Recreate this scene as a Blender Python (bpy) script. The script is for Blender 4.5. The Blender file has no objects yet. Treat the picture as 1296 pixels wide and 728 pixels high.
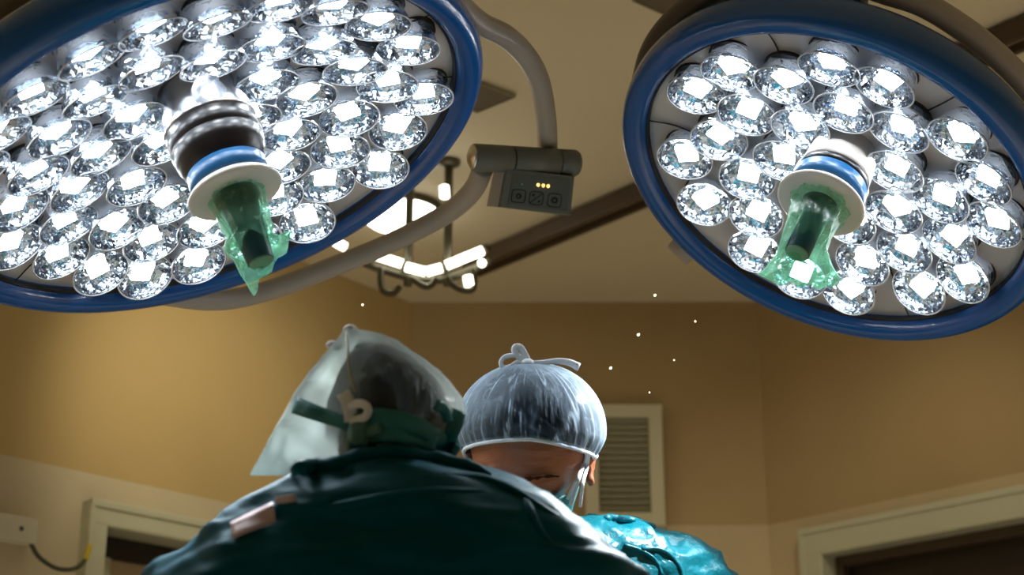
import bpy, bmesh, math, random
from mathutils import Vector, Matrix, noise
from mathutils.bvhtree import BVHTree
random.seed(7)
PI = math.pi
SC = bpy.context.scene
COL = SC.collection
# ------------------------------------------------------------------ camera
F, PITCH, CZ = 2000.0, math.radians(19.8), 1.1
CAM = Vector((0, 0, CZ))
FW = Vector((0, math.cos(PITCH), math.sin(PITCH)))
UP = Vector((0, -math.sin(PITCH), math.cos(PITCH)))
RT = Vector((1, 0, 0))
cd = bpy.data.cameras.new('camera')
cam = bpy.data.objects.new('camera', cd)
COL.objects.link(cam)
cam.location = CAM
cam.rotation_euler = (PI / 2 + PITCH, 0, 0)
cd.sensor_width = 36
cd.lens = 36 * F / 1296
cd.clip_start = 0.02
cd.dof.use_dof = True
cd.dof.focus_distance = 2.3
cd.dof.aperture_fstop = 4.5
SC.camera = cam
SC.view_settings.view_transform = 'Standard'
SC.view_settings.look = 'None'
SC.view_settings.gamma = 1
SC.view_settings.use_curve_mapping = False
SC.view_settings.exposure = 0
SC.cycles.use_denoising = True
SC.cycles.max_bounces = 10
SC.cycles.transparent_max_bounces = 12
SC.cycles.caustics_reflective = False
SC.cycles.caustics_refractive = False
SC.cycles.sample_clamp_indirect = 6

def ray(px, py):
    return FW + RT * ((px - 648) / F) + UP * ((364 - py) / F)
def at(px, py, d):
    return CAM + ray(px, py) * d
def on_plane(px, py, p, n):
    r = ray(px, py)
    return CAM + r * ((p - CAM).dot(n) / r.dot(n))
def at_z(px, py, z):
    return on_plane(px, py, Vector((0, 0, z)), Vector((0, 0, 1)))
def at_y(px, py, y):
    return on_plane(px, py, Vector((0, y, 0)), Vector((0, 1, 0)))

# ------------------------------------------------------------------ materials
MATS = {}
def mat(name, col, rough=.5, metal=0, emit=None, estr=0, bump=0, bscale=30, var=0, vscale=4, sheen=0, spec=.5, coat=0, stretch=None):
    m = bpy.data.materials.new(name); m.use_nodes = True
    nt = m.node_tree; b = nt.nodes['Principled BSDF']
    b.inputs['Base Color'].default_value = (*col, 1)
    b.inputs['Roughness'].default_value = rough
    b.inputs['Metallic'].default_value = metal
    b.inputs['Specular IOR Level'].default_value = spec
    b.inputs['Sheen Weight'].default_value = sheen
    b.inputs['Coat Weight'].default_value = coat
    if emit:
        b.inputs['Emission Color'].default_value = (*emit, 1); b.inputs['Emission Strength'].default_value = estr
    if var or bump:
        tc = nt.nodes.new('ShaderNodeTexCoord'); mp = nt.nodes.new('ShaderNodeMapping')
        nt.links.new(tc.outputs['Object'], mp.inputs[0])
        if stretch: mp.inputs['Scale'].default_value = stretch
    if var:
        n = nt.nodes.new('ShaderNodeTexNoise'); n.inputs['Scale'].default_value = vscale; n.inputs['Detail'].default_value = 5
        nt.links.new(mp.outputs[0], n.inputs[0])
        mx = nt.nodes.new('ShaderNodeMix'); mx.data_type = 'RGBA'
        mx.inputs[6].default_value = (*[c * (1 - var) for c in col], 1)
        mx.inputs[7].default_value = (*[min(1, c * (1 + var)) for c in col], 1)
        nt.links.new(n.outputs[0], mx.inputs[0]); nt.links.new(mx.outputs[2], b.inputs['Base Color'])
    if bump:
        n = nt.nodes.new('ShaderNodeTexNoise'); n.inputs['Scale'].default_value = bscale; n.inputs['Detail'].default_value = 4
        nt.links.new(mp.outputs[0], n.inputs[0])
        bp = nt.nodes.new('ShaderNodeBump'); bp.inputs['Strength'].default_value = bump; bp.inputs['Distance'].default_value = .01
        nt.links.new(n.outputs[0], bp.inputs['Height']); nt.links.new(bp.outputs[0], b.inputs['Normal'])
    MATS[name] = m
    return m

def sheer(name, col, lo, hi, rough=.6, transl=.5, attr=None, gloss=.06):
    """thin woven/plastic film: the share that is opaque grows from lo (seen square on) to hi (seen edge on), plus the gathered density"""
    m = bpy.data.materials.new(name); m.use_nodes = True
    nt = m.node_tree; nt.nodes.clear()
    out = nt.nodes.new('ShaderNodeOutputMaterial')
    tr = nt.nodes.new('ShaderNodeBsdfTransparent'); di = nt.nodes.new('ShaderNodeBsdfDiffuse'); tl = nt.nodes.new('ShaderNodeBsdfTranslucent')
    gl = nt.nodes.new('ShaderNodeBsdfGlossy'); gl.inputs['Roughness'].default_value = .25
    tr.inputs[0].default_value = (*[.35 + .65 * c for c in col], 1)
    di.inputs[0].default_value = tl.inputs[0].default_value = (*col, 1)
    m1 = nt.nodes.new('ShaderNodeMixShader'); m1.inputs[0].default_value = transl
    nt.links.new(di.outputs[0], m1.inputs[1]); nt.links.new(tl.outputs[0], m1.inputs[2])
    mg = nt.nodes.new('ShaderNodeMixShader'); mg.inputs[0].default_value = gloss
    nt.links.new(m1.outputs[0], mg.inputs[1]); nt.links.new(gl.outputs[0], mg.inputs[2])
    lw = nt.nodes.new('ShaderNodeLayerWeight'); lw.inputs[0].default_value = .35
    mr = nt.nodes.new('ShaderNodeMapRange'); mr.inputs[3].default_value = lo; mr.inputs[4].default_value = hi
    nt.links.new(lw.outputs['Facing'], mr.inputs[0])
    fac = mr.outputs[0]
    if attr:
        at_ = nt.nodes.new('ShaderNodeAttribute'); at_.attribute_name = attr
        ad = nt.nodes.new('ShaderNodeMath'); ad.operation = 'ADD'; ad.use_clamp = True
        nt.links.new(fac, ad.inputs[0]); nt.links.new(at_.outputs['Fac'], ad.inputs[1]); fac = ad.outputs[0]
    m2 = nt.nodes.new('ShaderNodeMixShader')
    nt.links.new(fac, m2.inputs[0]); nt.links.new(tr.outputs[0], m2.inputs[1]); nt.links.new(mg.outputs[0], m2.inputs[2])
    nt.links.new(m2.outputs[0], out.inputs[0])
    return m

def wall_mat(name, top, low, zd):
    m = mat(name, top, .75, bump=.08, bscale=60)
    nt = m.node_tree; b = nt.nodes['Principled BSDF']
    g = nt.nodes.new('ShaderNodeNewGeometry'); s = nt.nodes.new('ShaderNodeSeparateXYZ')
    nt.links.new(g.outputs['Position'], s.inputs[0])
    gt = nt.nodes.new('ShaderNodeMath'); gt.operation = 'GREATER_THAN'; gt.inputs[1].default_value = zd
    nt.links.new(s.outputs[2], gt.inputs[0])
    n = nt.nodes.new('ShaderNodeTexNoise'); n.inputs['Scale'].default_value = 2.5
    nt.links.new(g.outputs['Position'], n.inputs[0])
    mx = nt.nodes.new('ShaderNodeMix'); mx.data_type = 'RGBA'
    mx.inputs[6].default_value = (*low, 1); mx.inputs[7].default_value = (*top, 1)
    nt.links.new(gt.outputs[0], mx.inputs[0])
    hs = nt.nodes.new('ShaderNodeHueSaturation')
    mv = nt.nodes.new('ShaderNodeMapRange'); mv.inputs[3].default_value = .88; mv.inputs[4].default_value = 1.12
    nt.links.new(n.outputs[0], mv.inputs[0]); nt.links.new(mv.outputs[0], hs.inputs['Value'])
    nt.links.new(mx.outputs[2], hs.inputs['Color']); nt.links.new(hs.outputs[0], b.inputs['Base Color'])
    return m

M_CEIL = mat('ceiling_paint', (.84, .78, .61), .8, bump=.05, bscale=50, var=.06, vscale=1.5)
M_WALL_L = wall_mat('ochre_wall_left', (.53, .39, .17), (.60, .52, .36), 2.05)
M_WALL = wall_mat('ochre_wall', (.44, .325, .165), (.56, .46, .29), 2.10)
M_FLOOR = mat('floor_vinyl', (.72, .68, .60), .5, var=.1, vscale=6)
M_FRAME = mat('door_frame_paint', (.55, .56, .42), .45, var=.05)
M_DARK = mat('dark_door', (.018, .012, .009), .5, var=.3, vscale=8)
M_BLUE = mat('blue_ring_enamel', (.002, .105, .42), .25, coat=.5, var=.05)
M_PANEL = mat('lamp_panel_plastic', (.84, .78, .76), .35, var=.04, bump=.02)
M_SEAM = mat('dark_seam', (.02, .018, .018), .6)
M_ARM = mat('arm_grey_paint', (.46, .43, .41), .34, var=.05)
M_ARMD = mat('arm_taupe_paint', (.09, .072, .055), .45, var=.08)
M_BOX = mat('control_grey_plastic', (.17, .185, .17), .5, bump=.06, bscale=400)
M_BOXP = mat('control_panel_face', (.115, .14, .13), .42)
M_BLACK = mat('black_rubber', (.012, .01, .011), .3)
M_INK = mat('black_print', (.006, .006, .006), .5)
M_CHROME = mat('chrome', (.55, .56, .60), .25, 1, bump=.03, bscale=10)
M_CAP = mat('brushed_cap', (.75, .75, .76), .28, 1, bump=.1, bscale=80)
M_HBLUE = mat('hub_blue', (.02, .13, .32), .3)
M_WHITE = mat('white_plastic', (.78, .74, .69), .35)
M_HAND = mat('handle_dark_teal', (.008, .06, .065), .3, var=.1)
M_HEND = mat('handle_end_green', (.14, .30, .17), .4)
M_BAG = sheer('green_film', (.45, .92, .68), .10, .60, transl=.65, gloss=.2, attr='fold')
M_LED = mat('led_chip', (1, 1, 1), .4, emit=(.93, .97, 1.0), estr=34)
M_BEZ = mat('lens_rim_clear', (.85, .87, .9), .12, .3)
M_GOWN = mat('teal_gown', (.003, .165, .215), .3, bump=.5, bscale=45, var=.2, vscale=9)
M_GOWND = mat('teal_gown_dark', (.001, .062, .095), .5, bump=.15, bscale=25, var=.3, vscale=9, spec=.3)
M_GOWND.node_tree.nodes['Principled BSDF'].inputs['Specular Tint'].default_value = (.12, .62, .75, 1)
M_TEAL = mat('teal_mask_cloth', (.012, .17, .185), .6, bump=.2, bscale=60, var=.15, vscale=12)
M_TAPE = mat('pink_tape', (.56, .46, .50), .6, var=.08, vscale=40)
M_TIE = mat('white_tie', (.80, .86, .94), .6, bump=.15, bscale=200)
M_HOOD = sheer('grey_hood_film', (.50, .57, .55), .025, .62, transl=.5, attr='fold', gloss=.01)
M_CAPC = sheer('blue_white_cap_film', (.58, .75, .92), .01, .42, transl=.25, attr='fold', gloss=.03)
M_HAIR = mat('dark_hair', (.008, .007, .009), .6, spec=.12, bump=.8, bscale=120, stretch=(1, 1, .2))
M_SKIN = mat('skin', (.38, .135, .066), .40, bump=.35, bscale=34, var=.25, vscale=26, stretch=(.55, .55, 2))
M_BROW = mat('brow_hair', (.075, .028, .015), 1, spec=0)
M_GREY = mat('vent_grille_paint', (.30, .28, .19), .6)
M_LOUV = mat('louvre_paint', (.40, .39, .27), .55, var=.06)
M_PERF = mat('perforated_plate', (.20, .17, .12), .6)
M_RAILD = mat('rail_dark', (.075, .05, .03), .5)
M_RAIL = mat('rail_brown', (.32, .24, .16), .4)
M_RODS = mat('hanger_metal', (.10, .09, .06), .35, .4)
M_BAR = mat('glowing_bar', (1, 1, .9), .4, emit=(1, .97, .80), estr=5)
M_GLOBE = mat('lit_globe', (1, 1, .9), .4, emit=(1, .97, .82), estr=7)
M_ORANGE = mat('orange_led', (1, .6, .2), .4, emit=(1, .55, .14), estr=2.5)
M_GREEN = mat('green_led', (.05, .5, .25), .4, emit=(.05, .6, .3), estr=.35)
M_BOXW = mat('junction_box_plastic', (.66, .64, .52), .5)
M_CABLE = mat('dark_cable', (.05, .055, .03), .5)
M_YG = mat('yellow_sleeve', (.65, .5, .03), .5)
M_SHOE = mat('white_clog', (.6, .6, .6), .5)
M_GLOVE = mat('latex_glove', (.72, .66, .55), .45)
M_SPECK = mat('glowing_speck', (1, .8, .5), .5, emit=(1, .78, .5), estr=2.2)

def facet_mat(name, col, fac, rough, sc, bump, tint):
    m = bpy.data.materials.new(name); m.use_nodes = True
    nt = m.node_tree; nt.nodes.clear()
    out = nt.nodes.new('ShaderNodeOutputMaterial')
    g = nt.nodes.new('ShaderNodeBsdfGlossy'); g.inputs[0].default_value = (*col, 1); g.inputs['Roughness'].default_value = rough
    t = nt.nodes.new('ShaderNodeBsdfTransparent'); t.inputs[0].default_value = (*tint, 1)
    tc = nt.nodes.new('ShaderNodeTexCoord')
    v = nt.nodes.new('ShaderNodeTexVoronoi'); v.inputs['Scale'].default_value = sc; v.distance = 'CHEBYCHEV'
    nt.links.new(tc.outputs['Object'], v.inputs[0])
    bp = nt.nodes.new('ShaderNodeBump'); bp.inputs['Strength'].default_value = bump; bp.inputs['Distance'].default_value = .004
    nt.links.new(v.outputs['Distance'], bp.inputs['Height']); nt.links.new(bp.outputs[0], g.inputs['Normal'])
    mx = nt.nodes.new('ShaderNodeMixShader'); mx.inputs[0].default_value = fac
    nt.links.new(t.outputs[0], mx.inputs[1]); nt.links.new(g.outputs[0], mx.inputs[2])
    nt.links.new(mx.outputs[0], out.inputs[0])
    return m
M_FACET = facet_mat('faceted_bowl', (.86, .91, .97), .88, .06, 120, .35, (.8, .9, 1))
M_FACO = facet_mat('faceted_wall', (.82, .87, .94), .66, .05, 110, .22, (.8, .86, .93))
def cover_mat():
    m = bpy.data.materials.new('clear_cover'); m.use_nodes = True
    nt = m.node_tree; nt.nodes.clear()
    out = nt.nodes.new('ShaderNodeOutputMaterial')
    g = nt.nodes.new('ShaderNodeBsdfGlossy'); g.inputs['Roughness'].default_value = .05
    t = nt.nodes.new('ShaderNodeBsdfTransparent'); t.inputs[0].default_value = (.95, .98, 1, 1)
    fr = nt.nodes.new('ShaderNodeFresnel'); fr.inputs[0].default_value = 1.45
    mx = nt.nodes.new('ShaderNodeMixShader')
    nt.links.new(fr.outputs[0], mx.inputs[0]); nt.links.new(t.outputs[0], mx.inputs[1]); nt.links.new(g.outputs[0], mx.inputs[2])
    nt.links.new(mx.outputs[0], out.inputs[0])
    return m
M_COVER = cover_mat()

# ------------------------------------------------------------------ mesh helpers
def link(name, me, m, parent=None, smooth=True):
    if smooth:
        for p in me.polygons: p.use_smooth = True
    if m: me.materials.append(m)
    o = bpy.data.objects.new(name, me); COL.objects.link(o)
    if parent:
        o.parent = parent
        b = parent
        T = Matrix.Identity(4)
        while b:
            T = b.matrix_basis.copy() if b.parent is None else T
            b = b.parent
        if parent.parent is None: o.matrix_parent_inverse = T.inverted()
    return o
def obj(name, bm, m, parent=None, smooth=True, recalc=True):
    if recalc: bmesh.ops.recalc_face_normals(bm, faces=bm.faces)
    me = bpy.data.meshes.new(name); bm.to_mesh(me); bm.free()
    return link(name, me, m, parent, smooth)
def tag(o, label=None, cat=None, group=None, kind=None):
    if label: o['label'] = label
    if cat: o['category'] = cat
    if group: o['group'] = group
    if kind: o['kind'] = kind
    return o
def thing(name, label, cat, loc, group=None):
    o = bpy.data.objects.new(name, None); COL.objects.link(o)
    o.location = loc; o.empty_display_size = .05
    return tag(o, label, cat, group)
def frame(p, z, x=None):
    z = z.normalized()
    x = x or (Vector((1, 0, 0)) if abs(z.x) < .9 else Vector((0, 1, 0)))
    x = (x - z * x.dot(z)).normalized(); y = z.cross(x)
    M = Matrix((x, y, z)).transposed().to_4x4(); M.translation = p
    return M
def loft(bm, loops, cap0=True, cap1=True, closed=True):
    R = [[bm.verts.new(v) for v in l] for l in loops]
    n = len(R[0])
    for a, b in zip(R, R[1:]):
        for i in range(n if closed else n - 1):
            j = (i + 1) % n
            try: bm.faces.new((a[i], a[j], b[j], b[i]))
            except ValueError: pass
    if closed and cap0: bm.faces.new(R[0][::-1])
    if closed and cap1: bm.faces.new(R[-1])
    return R
def catmull(pts, n=6):
    P = [Vector(p) for p in pts]
    if len(P) < 3: return P
    P = [P[0] * 2 - P[1]] + P + [P[-1] * 2 - P[-2]]
    out = []
    for i in range(1, len(P) - 2):
        for k in range(n):
            t = k / n; a, b, c, d = P[i - 1:i + 3]
            out.append(.5 * (2 * b + (c - a) * t + (2 * a - 5 * b + 4 * c - d) * t * t + (3 * b - a - 3 * c + d) * t ** 3))
    return out + [P[-2]]
def tube(bm, pts, r, seg=12, sm=6, flat=1.0):
    pts = catmull(pts, sm) if sm else [Vector(p) for p in pts]
    n = len(pts); N = None; loops = []
    for i, p in enumerate(pts):
        t = (pts[min(i + 1, n - 1)] - pts[max(i - 1, 0)]).normalized()
        if N is None:
            N = t.cross(Vector((.13, .31, .94))).normalized()
        N = (N - t * N.dot(t)).normalized(); B = t.cross(N)
        if callable(r): rr = r(i / (n - 1))
        else: rr = r
        loops.append([p + (N * math.cos(a) + B * math.sin(a) * flat) * rr for a in [2 * PI * k / seg for k in range(seg)]])
    loft(bm, loops)
def lathe(bm, M, prof, seg=40, cap0=True, cap1=True):
    loft(bm, [[M @ Vector((r * math.cos(a), r * math.sin(a), z)) for a in [2 * PI * k / seg for k in range(seg)]] for z, r in prof], cap0, cap1)
def box(bm, M, sx, sy, sz, bev=0):
    vs = bmesh.ops.create_cube(bm, size=1)['verts']
    for v in vs: v.co = Vector((v.co.x * sx, v.co.y * sy, v.co.z * sz))
    if bev:
        es = list({e for v in vs for e in v.link_edges})
        r = bmesh.ops.bevel(bm, geom=es, offset=bev, segments=2, affect='EDGES', profile=.6)
        vs = list({v for f in r['faces'] for v in f.verts} | {v for v in vs if v.is_valid})
    for v in vs: v.co = M @ v.co
def wbox(bm, p0, p1, bev=0):
    p0, p1 = Vector(p0), Vector(p1); d = p1 - p0
    box(bm, Matrix.Translation((p0 + p1) / 2), abs(d.x), abs(d.y), abs(d.z), bev)
def ball(bm, c, r, seg=16, scale=(1, 1, 1), M=None):
    vs = bmesh.ops.create_uvsphere(bm, u_segments=seg, v_segments=seg // 2 + 2, radius=r)['verts']
    for v in vs:
        v.co = Vector((v.co.x * scale[0], v.co.y * scale[1], v.co.z * scale[2]))
        if M: v.co = M @ v.co
        v.co += Vector(c)

# ------------------------------------------------------------------ the room
CEILZ = 2.86
cL, cR = Vector((-.34, 5.04, 0)), Vector((.822, 5.03, 0))
dl = (Vector((-.809, 4.464, 0)) - Vector((-1.285, 3.876, 0))).normalized()
dr = (Vector((1.416, 4.285, 0)) - Vector((.818, 5.038, 0))).normalized()
lEnd, rEnd = cL - dl * 3.2, cR + dr * 3.2
def wall(name, a, b, m, holes=()):
    """slab from a to b; holes = (s0, s1, z1) doorways up from the floor"""
    bm = bmesh.new(); d = (b - a); L = d.length; d.normalize(); out = Vector((d.y, -d.x, 0))
    if out.dot((a + b) / 2 - Vector((.2, 2, 0))) < 0: out = -out
    M = Matrix((d, out, Vector((0, 0, 1)))).transposed().to_4x4(); M.translation = a
    segs = []; s = 0
    for h in sorted(holes):
        segs.append((s, h[0], 0, CEILZ)); segs.append((h[0], h[1], h[2], CEILZ)); s = h[1]
    segs.append((s, L, 0, CEILZ))
    for s0, s1, z0, z1 in segs:
        box(bm, M @ Matrix.Translation(((s0 + s1) / 2, .06, (z0 + z1) / 2)), s1 - s0, .12, z1 - z0)
    o = obj(name, bm, m, smooth=False); o['kind'] = 'structure'
    return M
def wall_hit(px, py, a, b):
    d = (b - a).normalized(); n = Vector((d.y, -d.x, 0)); p = on_plane(px, py, a, n)
    return (p - a).dot(d), p.z
# door positions measured along their walls
sl0, zl0 = wall_hit(105, 632, cL, lEnd); sl1, zl1 = wall_hit(262, 668, cL, lEnd)
sr0, zr0 = wall_hit(1020, 680, cR, rEnd); sr1, zr1 = wall_hit(1290, 614, cR, rEnd)
zl, zr = (zl0 + zl1) / 2, (zr0 + zr1) / 2
DW = .11
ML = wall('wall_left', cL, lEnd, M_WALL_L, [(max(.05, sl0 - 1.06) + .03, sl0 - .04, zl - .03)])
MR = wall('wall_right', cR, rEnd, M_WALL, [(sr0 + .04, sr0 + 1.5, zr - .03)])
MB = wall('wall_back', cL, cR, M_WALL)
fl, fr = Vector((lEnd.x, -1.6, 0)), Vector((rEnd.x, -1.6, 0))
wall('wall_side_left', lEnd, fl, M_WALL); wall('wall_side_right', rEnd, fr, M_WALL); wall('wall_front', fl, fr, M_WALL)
bm = bmesh.new(); wbox(bm, (-4, -2.2, -.1), (4.2, 6, 0)); tag(obj('floor', bm, M_FLOOR, smooth=False), kind='structure')
bm = bmesh.new(); wbox(bm, (-4, -2.2, CEILZ), (4.2, 6, CEILZ + .12)); tag(obj('ceiling', bm, M_CEIL, smooth=False), kind='structure')

def door(name, M, s0, s1, ztop, w, glass):
    """frame with a raised outer lip standing off the wall, a dark leaf set back in it"""
    bm = bmesh.new()
    def piece(a, b, z0, z1, y0, y1, bev=.006):
        box(bm, M @ Matrix.Translation(((a + b) / 2, (y0 + y1) / 2, (z0 + z1) / 2)), abs(b - a), abs(y1 - y0), abs(z1 - z0), bev)
    for a, b in ((s0, s0 + w), (s1 - w, s1)): piece(a, b, 0, ztop, -.035, .10)
    piece(s0, s1, ztop - w, ztop, -.036, .10)
    for a, b in ((s0, s0 + .018), (s1 - .018, s1)): piece(a, b, 0, ztop + .004, -.040, -.03, .003)
    piece(s0, s1, ztop - .016, ztop + .004, -.041, -.03, .003)
    f = tag(obj(name, bm, M_FRAME, smooth=False), kind='structure')
    bm = bmesh.new()
    def leaf(a, b, z0, z1, y0=.07, y1=.105, bev=.004):
        box(bm, M @ Matrix.Translation(((a + b) / 2, (y0 + y1) / 2, (z0 + z1) / 2)), b - a, y1 - y0, z1 - z0, bev)
    a, b, zt = s0 + w, s1 - w, ztop - w
    if glass:
        leaf(a, b, zt - .06, zt); leaf(a, a + .05, 0, zt); leaf(b - .045, b, 0, zt); leaf(a, b, 0, .9)
        obj('door_leaf', bm, M_DARK, f, smooth=False)
        bm = bmesh.new()
        leaf(a + .048, b - .043, .89, zt - .055, .082, .09, 0)
        obj('door_glass', bm, M_DOORGLASS, f, smooth=False)
        bm = bmesh.new(); leaf(b - .085, b - .045, .9, zt - .06, .055, .08, .003); leaf(a + .05, a + .09, .9, zt - .06, .055, .08, .003)
        obj('glazing_bead', bm, M_FRAME, f, smooth=False)
    else:
        leaf(a, b, 0, zt); obj('door_leaf', bm, M_DARK, f, smooth=False)
        bm = bmesh.new(); leaf(a, b, zt - .03, zt, .03, .07); leaf(a, a + .025, 0, zt, .03, .07); obj('door_stop', bm, M_RAILD, f, smooth=False)
    return f
M_DOORGLASS = mat('frosted_pane', (.50, .39, .25), .5, var=.08)
door('door_1', ML, sl0 - 1.1, sl0, zl, .062, True)
door('door_2', MR, sr0, sr0 + 1.54, zr, .085, False)

# louvred panel on the back wall
v0, v1 = at_y(746, 514, 5.0), at_y(842, 668, 5.0)
vx0, vx1, vz1, vz0 = v0.x, v1.x, v0.z, v1.z
vx0 -= .02
t = thing('louvre_vent', 'grey green louvred vent panel on the back wall behind the facing surgeon', 'vent', ((vx0 + vx1) / 2, 5.0, vz0))
bm = bmesh.new(); yb, w = 5.02, .045
for p in (((vx0, yb - .045, vz0), (vx0 + w, yb, vz1)), ((vx1 - w, yb - .045, vz0), (vx1, yb, vz1)), ((vx0, yb - .044, vz1 - w), (vx1, yb, vz1)), ((vx0, yb - .044, vz0), (vx1, yb, vz0 + w))):
    wbox(bm, *p, .004)
obj('vent_frame', bm, mat('vent_frame_paint', (.60, .58, .42), .5), t, smooth=False)
bm = bmesh.new(); n = 15
for i in range(n):
    z = vz0 + w + (i + .5) * (vz1 - vz0 - 2 * w) / n
    box(bm, Matrix.Translation(((vx0 + vx1) / 2, yb - .022, z)) @ Matrix.Rotation(math.radians(-40), 4, 'X'), vx1 - vx0 - 2 * w, .024, .003)
obj('louvre_slats', bm, M_LOUV, t, smooth=False)
bm = bmesh.new(); wbox(bm, (vx0 + w, yb - .003, vz0 + w), (vx1 - w, yb, vz1 - w)); obj('vent_backing', bm, M_SEAM, t, smooth=False)

# junction box with its cable on the left wall
s0, z0 = wall_hit(-30, 648, cL, lEnd); s1, z1 = wall_hit(33, 692, cL, lEnd)
t = thing('junction_box', 'cream square junction box on the left wall beside the door frame', 'junction box', ML @ Vector(((s0 + s1) / 2, 0, z1)))
bm = bmesh.new(); box(bm, ML @ Matrix.Translation(((s0 + s1) / 2, -.023, (z0 + z1) / 2)), abs(s1 - s0), .046, abs(z1 - z0), .006); obj('box_body', bm, M_BOXW, t, smooth=False)
bm = bmesh.new(); lathe(bm, frame(ML @ Vector((wall_hit(13, 672, cL, lEnd)[0], -.046, wall_hit(13, 672, cL, lEnd)[1])), ML.to_3x3() @ Vector((0, -1, 0))), [(-.004, .006), (.002, .006), (.003, .003)], 12); obj('screw', bm, M_RODS, t)
def wp(px, py, off):
    n = ML.to_3x3() @ Vector((0, 1, 0))
    return on_plane(px, py, cL - n * off, n)
cb = thing('cable', 'dark cable drooping from the junction box to the left door frame', 'cable', wp(60, 712, .03))
bm = bmesh.new(); tube(bm, [wp(*p) for p in ((37, 679, .02), (40, 690, .035), (50, 706, .045), (70, 719, .04), (88, 721, .05), (100, 717, .055), (108, 708, .055))], .006, 8); obj('cable_sheath', bm, M_CABLE, cb)
bm = bmesh.new(); tube(bm, [wp(*p) for p in ((108, 709, .055), (111, 700, .056), (114, 690, .056))], .007, 8)
obj('yellow_end', bm, M_YG, cb)['label'] = 'yellow cable end'

# ceiling grilles
def grille(name, label, corners, nx, ny):
    P = [at_z(*c, CEILZ) for c in corners]
    t = thing(name, label, 'vent', sum(P, Vector()) / 4, )
    bm = bmesh.new()
    Q = [p + Vector((0, 0, -.001)) for p in P]; c = sum(Q, Vector()) / 4
    lo = [p + Vector((0, 0, -.012)) for p in P]
    loft(bm, [Q, lo, [c + (p - c) * .95 + Vector((0, 0, -.012)) for p in Q], [c + (p - c) * .93 + Vector((0, 0, -.004)) for p in Q]])
    obj('grille_frame', bm, M_GREY, t, smooth=False)
    bm = bmesh.new()
    u = lambda s, r: ((P[0] * (1 - s) + P[1] * s) * (1 - r) + (P[3] * (1 - s) + P[2] * s) * r) + Vector((0, 0, -.006))
    for i in range(1, nx):
        s = i / nx * .92 + .04; tube(bm, [u(s, .04), u(s, .96)], .0042, 5, 0)
    for i in range(1, ny):
        s = i / ny * .92 + .04; tube(bm, [u(.04, s), u(.96, s)], .0042, 5, 0)
    obj('grille_mesh', bm, M_PERF, t, smooth=False)
    bm = bmesh.new(); k = [u(.03, .03), u(.97, .03), u(.97, .97), u(.03, .97)]
    bm.faces.new([bm.verts.new(p + Vector((0, 0, .004))) for p in k]); obj('dark_backing', bm, M_SEAM, t, smooth=False)
grille('ceiling_grille', 'dark square mesh ceiling grille above the right lamp', [(800, -4), (868, 26), (940, -30), (860, -62)], 22, 22)
grille('ceiling_grille', 'mesh ceiling grille behind the grey yoke of the left lamp', [(596, 96), (653, 118), (604, 138), (548, 114)], 16, 16)

# double rail across the ceiling
def rail(a, b):
    A, B = at_z(*a, CEILZ - .03), at_z(*b, CEILZ - .03)
    t = thing('ceiling_rail', 'long brown double rail running across the ceiling between the two lamps', 'rail', (A + B) / 2)
    d = (B - A).normalized(); L = (B - A).length
    M = Matrix((d, Vector((-d.y, d.x, 0)), Vector((0, 0, 1)))).transposed().to_4x4(); M.translation = (A + B) / 2
    bm = bmesh.new(); box(bm, M @ Matrix.Translation((0, 0, .012)), L, .044, .034); obj('rail_channel', bm, M_RAIL, t, smooth=False)
    for s in (-1, 1):
        bm = bmesh.new(); box(bm, M @ Matrix.Translation((0, s * .028, -.002)), L, .014, .050, .004); obj('rail_lip', bm, M_RAILD, t, smooth=False)
rail((596, 338), (1330, 27))

# globe light and the hanger with its glowing bars
g = at_z(506, 263, CEILZ)
t = thing('globe_light', 'bright round ceiling globe light behind the left lamp', 'ceiling light', g)
bm = bmesh.new(); lathe(bm, frame(g, Vector((0, 0, -1))), [(0, .125), (.012, .125), (.018, .118)], 32); obj('base', bm, M_RODS, t)
bm = bmesh.new(); lathe(bm, frame(g, Vector((0, 0, -1))), [(.012, .112), (.03, .110), (.05, .085), (.062, .05), (.066, .01)], 32); obj('diffuser', bm, M_GLOBE, t)

HY = 3.88
def hp(px, py, dy=0): return at_y(px, py, HY + dy)
t = thing('ceiling_hanger', 'dark metal ceiling hanger with two rods and hooks carrying glowing white bars', 'hanger', hp(540, 205))
for x in (516, 566):
    p = hp(x, 362); top = Vector((p.x, p.y, CEILZ))
    bm = bmesh.new(); tube(bm, [top, p], .0115, 10, 0); lathe(bm, frame(top, Vector((0, 0, -1))), [(0, .03), (.012, .03), (.02, .014)], 16)
    obj('rod', bm, M_RODS, t)
bm = bmesh.new(); tube(bm, [hp(x, y) for x, y in ((440, 322), (470, 336), (516, 350), (545, 354), (566, 352), (600, 340), (622, 330))], .012, 8); obj('cross_bar', bm, M_RODS, t)
for pts in (((482, 338), (482, 358), (486, 369), (498, 371), (506, 362)), ((520, 352), (536, 362), (546, 361), (552, 352)), ((566, 350), (572, 360), (586, 367), (598, 366), (600, 352), (598, 340))):
    bm = bmesh.new(); tube(bm, [hp(x, y, -.03) for x, y in pts], .009, 8); obj('hook', bm, M_RODS, t)
for a, b in (((424, 306), (437, 313)), ((474, 323), (509, 334)), ((514, 338), (538, 344)), ((540, 344), (559, 339)), ((565, 336), (611, 317)), ((562, 236), (563, 250)), ((592, 350), (594, 362))):  # short bars along hanger, rod and hook, given their own glow
    bm = bmesh.new(); tube(bm, [hp(*a, -.035), hp((a[0] + b[0]) / 2, (a[1] + b[1]) / 2, -.035), hp(*b, -.035)], .0125, 10, 3)
    obj('glowing_bar', bm, M_BAR, t)['label'] = 'glowing white bar'
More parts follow.
